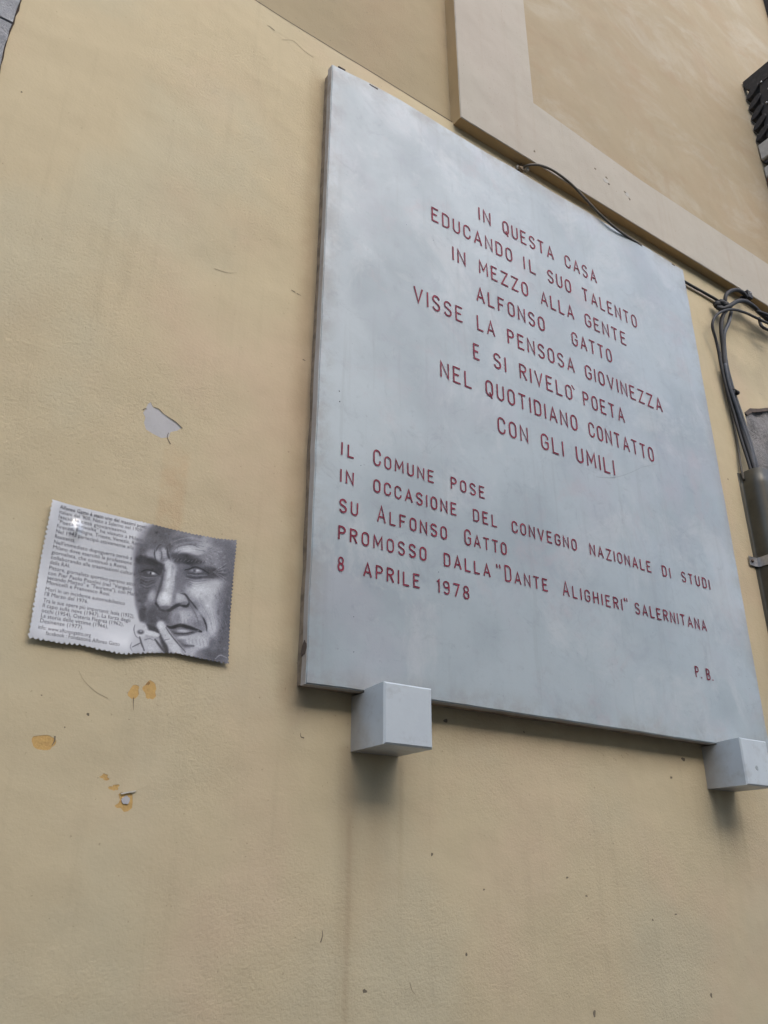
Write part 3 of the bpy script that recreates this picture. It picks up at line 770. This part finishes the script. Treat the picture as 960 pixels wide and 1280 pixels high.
    blob(152, 885, 52, 58, 170, 0, 1, .5); line([(180, 905), (225, 915), (278, 928)], 40, 174, 1, .35)
    blob(148, 905, 26, 18, 88); blob(150, 898, 12, 9, 140)
    line([(105, 850), (98, 890), (112, 935), (140, 955)], 7, 112)
    line([(140, 940), (152, 990), (172, 1045)], 14, 82); line([(80, 1020), (120, 1000), (150, 985)], 10, 100)
    line([(175, 965), (215, 955), (250, 970)], 7, 118); line([(78, 985), (66, 1020), (80, 1050)], 8, 128)
    line([(255, 960), (290, 1010), (325, 1060)], 18, 78)
    # age lines, pores and print grain
    for k in range(7):
        y = 205+k*17; line([(395+k*4, y+22), (455, y+2), (530, y-6), (600+k*6, y+10)], 5, 92 if k % 2 else 150, .55)
    for k in range(9):
        a = -.9+k*.25; line([(690, 455), (735+12*math.cos(a), 455+40*math.sin(a)), (790, 455+85*math.sin(a))], 5, 84 if k % 2 else 150, .5)
    for k in range(6):
        line([(480+k*6, 500+k*8), (560, 515+k*10), (650-k*8, 508+k*9)], 5, 104 if k % 2 else 158, .5)
        line([(150, 500+k*11), (195, 518+k*12), (255, 505+k*10)], 5, 70 if k % 2 else 122, .55)
        line([(560+k*26, 600+k*30), (600+k*22, 680+k*30), (628+k*18, 770+k*22)], 6, 126, .42)
    line([(520, 700), (560, 770), (585, 840)], 9, 104, .6); line([(600, 690), (660, 790), (690, 900)], 7, 124, .5)
    for k in range(8): line([(395+k*26, 812), (398+k*27, 846)], 6, 116, .5)
    for k in range(7): line([(480+k*26, 960), (486+k*27, 1000+8*(k % 3))], 7, 118, .4)
    for k in range(5): line([(282+k*3, 300+k*18), (318, 306+k*17), (345, 298+k*18)], 4, 110, .5)
    line([(262, 300), (280, 262), (300, 250)], 10, 74, .8); line([(330, 290), (345, 262), (372, 246)], 8, 84, .8)
    blob(330, 640, 30, 40, 190, 0, .8); blob(358, 500, 16, 80, 184, 6, .7); blob(600, 590, 90, 48, 178, 0, .7); blob(500, 290, 50, 16, 180, 0, .7)
    for k in range(420):
        x, y = rs.uniform(120, 850), rs.uniform(140, 1080); r_ = rs.uniform(5, 13)
        m_ = (np.abs(px-x) < 2*r_) & (np.abs(py-y) < 2*r_)
        g_ = np.exp(-(((px[m_]-x)/r_)**2+((py[m_]-y)/r_)**2)); v[m_] = v[m_]+g_*rs.uniform(-16, 12)*(v[m_] < 185)
    n = rs.randn(*px.shape)*5.0
    g = sm((px-xb+10)/30)
    return np.clip(v+n*g, 20, 200)

def tooth(s, p=.0078, a=.0013):
    t = (s/p) % 1.0; h = math.sin(math.floor(s/p)*12.9898+a*9e4)*43758.5; h -= math.floor(h); return a*(.55+.8*h)*(abs(math.sin(math.pi*t))*2-1)
us = np.linspace(0, 1, NX+1); wsq = np.linspace(0, 1, NZ+1)
XX = np.zeros((NZ+1, NX+1)); ZZ = np.zeros_like(XX)
for j, w in enumerate(wsq):
    a, b = xl(w), xr(w)
    fa = max(0, 1-w*NZ/2) ; fb = max(0, 1-(1-w)*NZ/2)
    for i, u in enumerate(us):
        x = a+(b-a)*u
        if i < 3: x -= tooth(w*.205, .0072)*(1-i/3)
        if i > NX-3: x += tooth(w*.205+.002, .0060)*(1-(NX-i)/3)
        z0, z1 = zbot(x), ztop(x)
        z = z0+(z1-z0)*w
        if j < 3: z -= tooth(x, .0070, .0015)*(1-j/3)
        if j > NZ-3 and u > .45: z += tooth(x, .0060, .0010)*(1-(NZ-j)/3)
        XX[j, i] = x; ZZ[j, i] = z
den = HMG[6]*XX+HMG[7]*ZZ+HMG[8]
PX, PY = (HMG[0]*XX+HMG[1]*ZZ+HMG[2])/den, (HMG[3]*XX+HMG[4]*ZZ+HMG[5])/den
grey = portrait_print(PX, PY)/255.0
grey = np.where(grey < .66, .66-(.66-grey)*1.30, .66+(grey-.66)*1.5).clip(.10, .85)
rel = (np.where(grey > .04045, ((grey+.055)/1.055)**2.4, grey/12.92))/.413
vs = [(XX[j, i], sheet_y(XX[j, i], ZZ[j, i]), ZZ[j, i]) for j in range(NZ+1) for i in range(NX+1)]
fs = [(j*(NX+1)+i, j*(NX+1)+i+1, (j+1)*(NX+1)+i+1, (j+1)*(NX+1)+i) for j in range(NZ) for i in range(NX)]
sh = link('paper_sheet', vs, fs, M['paper'], note, True)
ca = sh.data.color_attributes.new('print', 'FLOAT_COLOR', 'POINT')
PAPER = (.56, .58, .61)
cols = np.ones((len(vs), 4), np.float32); r1 = rel.reshape(-1)
dk = np.clip((1-r1)/.8, 0, 1)
cols[:, 0] = PAPER[0]*r1*(1-.02*dk); cols[:, 1] = PAPER[1]*r1*(1-.05*dk); cols[:, 2] = PAPER[2]*r1*(1+.06*dk)
ca.data.foreach_set('color', cols.reshape(-1))
TEXT = [(2.1115, 'Alfonso Gatto è stato uno dei massimi poeti', .2287, .3592), (2.1040, "italiani del '900. Nato a Salerno nel 1909,", .2287, .354),
 (2.0965, 'lasciò la città giovanissimo.', .2287, .331), (2.0889, '"Poeta in rivolta" ha vissuto a Milano,', .2287, .3595),
 (2.0812, 'Firenze, Bologna, Trieste, Venezia, Roma.', .2287, .3590), (2.0733, 'Nel 1943 partecipò attivamente alla', .2287, .3440),
 (2.0655, 'Resistenza.', .2287, .2580), (2.0567, "Nell'immediato dopoguerra tornò a", .2287, .3440),
 (2.0490, 'Milano dove esercitò la professione di', .2287, .3525), (2.0412, 'giornalista, che continuò a Roma,', .2287, .3390),
 (2.0335, 'collaborando alle trasmissioni culturali', .2287, .3555), (2.0258, 'della RAI.', .2287, .2570),
 (2.0175, 'Pittore, giornalista sportivo persino attore', .2287, .3600), (2.0096, 'con Pier Paolo Pasolini (nel "Vangelo', .2287, .3500),
 (2.0026, 'secondo Matteo" e "Teorema"), con Mario', .2287, .3620), (1.9955, 'Monicelli e Francesco Rosi.', .2287, .3200),
 (1.9857, 'Morì in un incidente automobilistico', .2287, .3430), (1.9782, "l'8 Marzo del 1976.", .2287, .2900),
 (1.9686, 'Tra le sue opere più importanti: Isola (1932),', .2287, .3592), (1.9613, 'Il capo sulla neve (1947), La forza degli', .2287, .3540),
 (1.9539, 'occhi (1954), Osteria Flegrea (1962),', .2287, .3450), (1.9465, 'La storia delle vittime (1966),', .2287, .3230),
 (1.9391, 'Desinenze (1977).', .2287, .2880), (1.9296, 'info: www.alfonsogatto.org', .2280, .3003), (1.9228, 'facebook : Fondazione Alfonso Gatto', .2394, .3422)]
bm = bmesh.new()
for k, (zb, s_, x0, x1) in enumerate(TEXT):
    cu = bpy.data.curves.new('print', 'FONT'); cu.body = s_; cu.size = .0092; cu.resolution_u = 2; cu.offset = -.00006 if k else .00008
    o = bpy.data.objects.new('print', cu); COL.objects.link(o)
    bpy.context.view_layer.update()
    me = bpy.data.meshes.new_from_object(o.evaluated_get(bpy.context.evaluated_depsgraph_get()))
    bpy.data.objects.remove(o)
    co = np.empty(len(me.vertices)*3); me.vertices.foreach_get('co', co); co = co.reshape(-1, 3)
    wdt = co[:, 0].max(); vsx = []
    for v in co:
        x = x0+v[0]*(x1-x0)/wdt; z = zb+v[1]*.92
        vsx.append(bm.verts.new((x, sheet_y(x, z)-.00035, z)))
    for p in me.polygons:
        try: bm.faces.new([vsx[i] for i in p.vertices])
        except ValueError: pass
    bpy.data.meshes.remove(me)
bm_link('printed_text', bm, M['ink'], note)

# ---------------------------------------------------------------- cables
c1 = tube('thin_cable', [(1.2412, -0.0040, 3.3805), (1.2458, -0.0120, 3.3850), (1.2457, -0.0300, 3.3764), (1.2711, -0.0380, 3.3859), (1.3113, -0.0400, 3.3950), (1.3509, -0.0420, 3.3917), (1.3961, -0.0440, 3.3779), (1.4402, -0.0460, 3.3514), (1.4919, -0.0470, 3.3235), (1.5485, -0.0460, 3.3078), (1.6148, -0.0400, 3.3087), (1.6804, -0.0340, 3.3140), (1.7874, -0.0100, 3.3183)], .0034, M['cable_brown'])
tag(c1, 'thin grey brown cable looping over the plaque top edge, out of a small hole', 'cable')
c2 = tube('thin_cable', [(1.8643, -0.0060, 3.3123), (1.9107, -0.0070, 3.3073), (1.9760, -0.0070, 3.3082), (2.0437, -0.0090, 3.3064), (2.0703, -0.0140, 3.2963)], .0044, M['cable'])
tag(c2, 'straight dark cable between the plaque top right corner and the black cable knot', 'cable')
c3 = tube('thin_cable', [(1.8661, -0.0030, 3.3030), (1.9140, -0.0030, 3.2993), (1.9793, -0.0030, 3.3000), (2.0523, -0.0040, 3.2980)], .0040, M['cable_pale'])
tag(c3, 'cream painted cable just below the straight dark cable beside the plaque', 'cable')
bm = bmesh.new()
pl = thing('wall_plug', 'small ragged plug of rubble at the hole where the thin cable leaves the wall', 'plug', (1.2453, 0.0000, 3.3865))
for i, (x, z) in enumerate([(1.2337, 3.3854), (1.2493, 3.3991), (1.2606, 3.3956), (1.2419, 3.3801)]):
    prism(blob_outline(x, z, .010, .008, 10, .4, 200+i), -.006-.002*i, .002, M['mortar' if i % 2 else 'sill'], 'mortar_lump', pl, .001, 1)

GB = 'cables of the vertical bundle'
def cb(pts, r, mat, label): o = tube('bundle_cable', pts, r, M[mat]); tag(o, label, 'cable', GB); return o
cb([(2.3405, -0.0400, 3.2953), (2.2318, -0.0420, 3.2817), (2.1513, -0.0420, 3.2749), (2.0815, -0.0420, 3.2583), (2.0288, -0.0400, 3.2320), (1.9898, -0.0360, 3.2011), (1.9706, -0.0320, 3.1702), (1.9703, -0.0280, 3.1477), (1.9860, -0.0220, 3.1170), (1.9944, -0.0180, 3.0765), (1.9971, -0.0160, 3.0245), (2.0038, -0.0160, 2.9350), (2.0130, -0.0170, 2.8698), (2.0187, -0.0200, 2.7906), (2.0216, -0.0280, 2.6978), (2.0206, -0.0300, 2.6540)], .0042, 'cable', 'outermost black cable of the bundle, arching lowest and hanging furthest left beside plaque')
cb([(2.3856, -0.0300, 3.3171), (2.3082, -0.0300, 3.3264), (2.2604, -0.0320, 3.3271), (2.2101, -0.0360, 3.3322), (2.1599, -0.0400, 3.3270), (2.1104, -0.0400, 3.3034), (2.0797, -0.0380, 3.2755), (2.0406, -0.0320, 3.2317), (2.0271, -0.0260, 3.1981), (2.0223, -0.0220, 3.1583), (2.0247, -0.0170, 3.1094), (2.0199, -0.0140, 3.0429), (2.0281, -0.0130, 2.9536), (2.0335, -0.0150, 2.8723), (2.0401, -0.0200, 2.7869), (2.0410, -0.0280, 2.7009), (2.0407, -0.0300, 2.6596)], .0062, 'cable', 'thickest black cable of the bundle, arching up from right edge')
cb([(2.0936, -0.0260, 3.2647), (2.0720, -0.0240, 3.2184), (2.0415, -0.0200, 3.1645), (2.0389, -0.0130, 3.1174), (2.0349, -0.0110, 3.0474), (2.0460, -0.0100, 2.9616), (2.0597, -0.0120, 2.8826), (2.0643, -0.0180, 2.7954), (2.0644, -0.0240, 2.7095), (2.0605, -0.0280, 2.6660)], .0058, 'cable_grey', 'blue grey cable on the right side of the vertical bundle')
cb([(2.0079, -0.0220, 3.0394), (2.0084, -0.0220, 2.9694), (2.0213, -0.0220, 2.9053), (2.0382, -0.0220, 2.8302), (2.0462, -0.0260, 2.7599), (2.0416, -0.0300, 2.7002), (2.0448, -0.0300, 2.6608)], .0055, 'cable_grey', 'blue grey cable lying on top of the lower bundle above the metal conduit')
cb([(2.0195, -0.0100, 3.0939), (2.0128, -0.0080, 2.9841), (2.0179, -0.0060, 2.8959), (2.0218, -0.0050, 2.8410), (2.0198, -0.0060, 2.7765), (2.0078, -0.0100, 2.6939), (2.0076, -0.0120, 2.6577)], .0036, 'cable_brown', 'thin tan cable straying left of the bundle before the conduit')
GK = 'black cables at the knot by the moulding'
def ck(pts, r, label): o = tube('loop_cable', pts, r, M['cable']); tag(o, label, 'cable', GK); return o
ck([(2.0625, -0.0300, 3.2670), (2.0539, -0.0360, 3.2808), (2.0587, -0.0400, 3.3051), (2.0789, -0.0440, 3.3265), (2.1139, -0.0460, 3.3472), (2.1466, -0.0460, 3.3520), (2.1705, -0.0440, 3.3450)], .0062, 'short black cable loop above the knot, running up to the square clip')
ck([(2.0285, -0.0200, 3.2585), (2.0405, -0.0300, 3.2512), (2.0616, -0.0400, 3.2631), (2.1092, -0.0450, 3.3011), (2.1558, -0.0450, 3.3203), (2.2109, -0.0400, 3.3258), (2.2569, -0.0360, 3.3166), (2.3526, -0.0340, 3.3041)], .0070, 'heavy black cable running from the knot to the right along the moulding underside')
ck([(2.1537, -0.0340, 3.3457), (2.1908, -0.0360, 3.3387), (2.2376, -0.0360, 3.3242), (2.2975, -0.0340, 3.3257), (2.3811, -0.0340, 3.3225)], .0050, 'slim black cable just under the moulding edge, right of the clip')
ck([(2.2442, -0.0300, 3.3022), (2.2262, -0.0400, 3.2630), (2.2360, -0.0450, 3.2500), (2.2803, -0.0450, 3.2544)], .0050, 'black cable end drooping at the right edge below the heavy cable')
ck([(2.2106, -0.0450, 3.3066), (2.2418, -0.0500, 3.3075), (2.2822, -0.0500, 3.3122), (2.3157, -0.0500, 3.3074)], .0052, 'black cable crossing over the heavy cable at the right edge')
jn = thing('cable_joint', 'lumpy black taped cable joint where the bundle meets the dark horizontal cable', 'joint', (2.0828, 0.0000, 3.3016))
bm = bmesh.new()
for (p_, r_) in [((2.0356, -0.0200, 3.2708), .0150), ((2.0458, -0.0280, 3.2763), .0150), ((2.0560, -0.0340, 3.2707), .0135), ((2.0425, -0.0240, 3.2575), .0120)]:
    q = bmesh.ops.create_icosphere(bm, subdivisions=3, radius=r_, matrix=Matrix.Translation(p_) @ Matrix.Diagonal((1, .8, .8, 1)))
for v in bm.verts: v.co += Vector((math.sin(v.co.z*700), 0, math.sin(v.co.x*800)))*.0009
bm_link('tape_lump', bm, M['cable'], jn, True)
cl = thing('cable_clip', 'small square black clip holding the loop at the moulding edge', 'clip', (2.2068, -0.0300, 3.3787))
x, y, z = (2.1879, -0.0400, 3.3635)
prism([(x-.011, z-.014), (x+.012, z-.015), (x+.012, z+.013), (x-.011, z+.013)], y-.008, y+.012, M['iron'], 'clip_body', cl, .0015, 2)
tube('nail', [(x+.003, y-.010, z+.006), (x+.003, y+.02, z+.006)], .0022, M['zinc'], cl, sides=8)
ti = thing('cable_tie', 'dark tie with a knobbly head gripping the vertical cable bundle', 'cable tie', (2.0589, 0.0000, 2.9715))
cx, cy, cz = (2.0302, -0.0130, 2.9543)
tube('tie_loop', [(cx+.0155*math.cos(a), cy+.014*math.sin(a), cz-.002*math.cos(a)) for a in [i*math.pi/8 for i in range(17)]], .0022, M['iron'], ti, k=2, sides=8)
tube('tie_head', [(cx+.014, cy-.006, cz+.001), (cx+.022, cy-.006, cz+.001)], .0070, M['iron'], ti, sides=10)

# ---------------------------------------------------------------- conduit cover
cdt = thing('metal_conduit', 'olive sheet metal conduit cover swallowing the cable bundle beside a grey stone', 'conduit', (2.07, 0, .1))
zt = 2.6829
prof = [(2.000, -.001), (2.008, -.004), (2.010, -.012), (2.010, -.036), (2.016, -.050), (2.030, -.058), (2.075, -.060), (2.100, -.058), (2.114, -.050), (2.120, -.036), (2.120, -.012), (2.122, -.004), (2.134, -.001)]
pr = smooth(prof, 3)
vs, fs = [], []
zs = [.12+(zt-.12)*i/60 for i in range(61)]
for z in zs:
    for (x, y) in pr: vs.append((x+.0006*math.sin(z*9), y+.0008*math.sin(z*6+x*50), z))
m_ = len(pr)
for i in range(60):
    for q in range(m_-1): fs.append((i*m_+q, i*m_+q+1, (i+1)*m_+q+1, (i+1)*m_+q))
cov = link('cover', vs, fs, M['conduit'], cdt, True)
sl = cov.modifiers.new('thickness', 'SOLIDIFY'); sl.thickness = .0018; sl.offset = -1
for zc in (2.4121, 1.35, .5):
    pts = [(x+(.0025 if x > 2.06 else -.0025), y-.003) for x, y in prof[1:-1]]
    pts = [(1.972, -.0045), (1.996, -.0045)]+pts+[(2.146, -.0045), (2.166, -.0045)]
    vs = []; fs = []
    for (x, y) in pts: vs += [(x, y, zc-.013), (x, y, zc+.013)]
    for i in range(len(pts)-1): fs.append((2*i, 2*i+2, 2*i+3, 2*i+1))
    st = link('strap', vs, fs, M['zinc'], cdt); k = st.modifiers.new('thickness', 'SOLIDIFY'); k.thickness = .002; k.offset = 0
    for x in (1.983, 2.157): tube('screw', [(x, -.0085, zc), (x, -.003, zc)], .0048, M['stain'], st, sides=10)

# ---------------------------------------------------------------- iron shutter seen edge on, upper right
sh_ = thing('iron_shutter', 'black iron shutter with rounded louvres standing out from the wall at the right edge', 'shutter', (2.555, 0, 4.0))
zt, zb_ = 4.6318, 4.28
plate('top_rail', [(-.013, zt), (-.55, zt), (-.55, zt-.075), (-.04, zt-.075), (-.016, zt-.04)], 2.553, .03, M['iron'], sh_)
plate('frame', [(-.075, zt-.07), (-.55, zt-.07), (-.55, zb_-.02), (-.050, zb_-.02), (-.055, zt-.2)], 2.556, .024, M['iron'], sh_)
for k in range(5):
    zc = zt-.085-.058*k
    pts = [(-.042+.030*math.cos(R(a)), zc+.0175*math.sin(R(a))-.016*math.cos(R(a))) for a in range(0, 360, 20)]
    plate('louvre', pts, 2.550-.001*k, .036, M['iron'], sh_, .0015)
    tube('rivet', [(2.5495, -.085-.02*(k % 2), zc+.01), (2.556, -.085-.02*(k % 2), zc+.01)], .0038, M['zinc'], sh_, sides=8)
plate('hinge_block', [(-.013, zb_-.005), (-.16, zb_-.005), (-.16, zb_-.085), (-.013, zb_-.085)], 2.5485, .05, M['sill'], sh_, .004)
plate('louvre', [(-.016, zb_-.098), (-.10, zb_-.088), (-.10, zb_-.118), (-.03, zb_-.112)], 2.552, .03, M['iron'], sh_)
plate('hinge_block', [(-.013, zb_-.122), (-.14, zb_-.120), (-.14, zb_-.175), (-.013, zb_-.175)], 2.551, .04, M['sill'], sh_, .004)
plate('lower_frame', [(-.013, zb_-.178), (-.16, zb_-.178), (-.16, zb_-.75), (-.013, zb_-.75)], 2.552, .04, M['rust'], sh_, .003)
ts = thing('teal_shutter', 'dark teal shutter leaf with black edge in the top right corner', 'shutter', (3.1, 0, 5.0))
prism([(2.962, 4.95), (3.55, 4.95), (3.55, 6.9), (2.962, 6.9)], -.050, -.016, M['teal'], 'leaf', ts, .002)
prism([(2.953, 4.93), (2.9615, 4.93), (2.9615, 6.92), (2.953, 6.92)], -.058, -.0105, M['iron'], 'edge_strip', ts, .002)

# ---------------------------------------------------------------- house across the narrow street (unseen behind the viewer, added to shape the light)
oh = thing('added_facing_house', 'plain unseen house with shuttered windows, added across the street to shape the light', 'house', (0, -8.0, 0))
YF = -8.0
wx = [-8.2+2.9*i for i in range(7)]; wz = [(1.0, 2.6), (4.2, 6.0)]
rects = [[(x, z0), (x+1.1, z0), (x+1.1, z1), (x, z1)] for x in wx for z0, z1 in wz]
ow = sheet_with_holes('front_wall', [(-10, .02), (11, .02), (11, 7.4), (-10, 7.4)], rects, YF, -.16, M['upper'], oh)
me = bpy.data.meshes.new('window')
link('back_wall', [(-10, YF-.17, .02), (11, YF-.17, .02), (11, YF-.17, 7.4), (-10, YF-.17, 7.4)], [(0, 1, 2, 3)], M['stain'], oh)
prism([(-10.3, 7.4), (11.3, 7.4), (11.3, 7.6), (-10.3, 7.6)], YF-.3, YF+.35, M['band'], 'eaves', oh)
for x in wx:
    for z0, z1 in wz:
        f_ = prism([(x+.03, z0+.03), (x+1.07, z0+.03), (x+1.07, z1-.03), (x+.03, z1-.03)], YF-.12, YF-.07, M['teal'], 'shutter', oh)
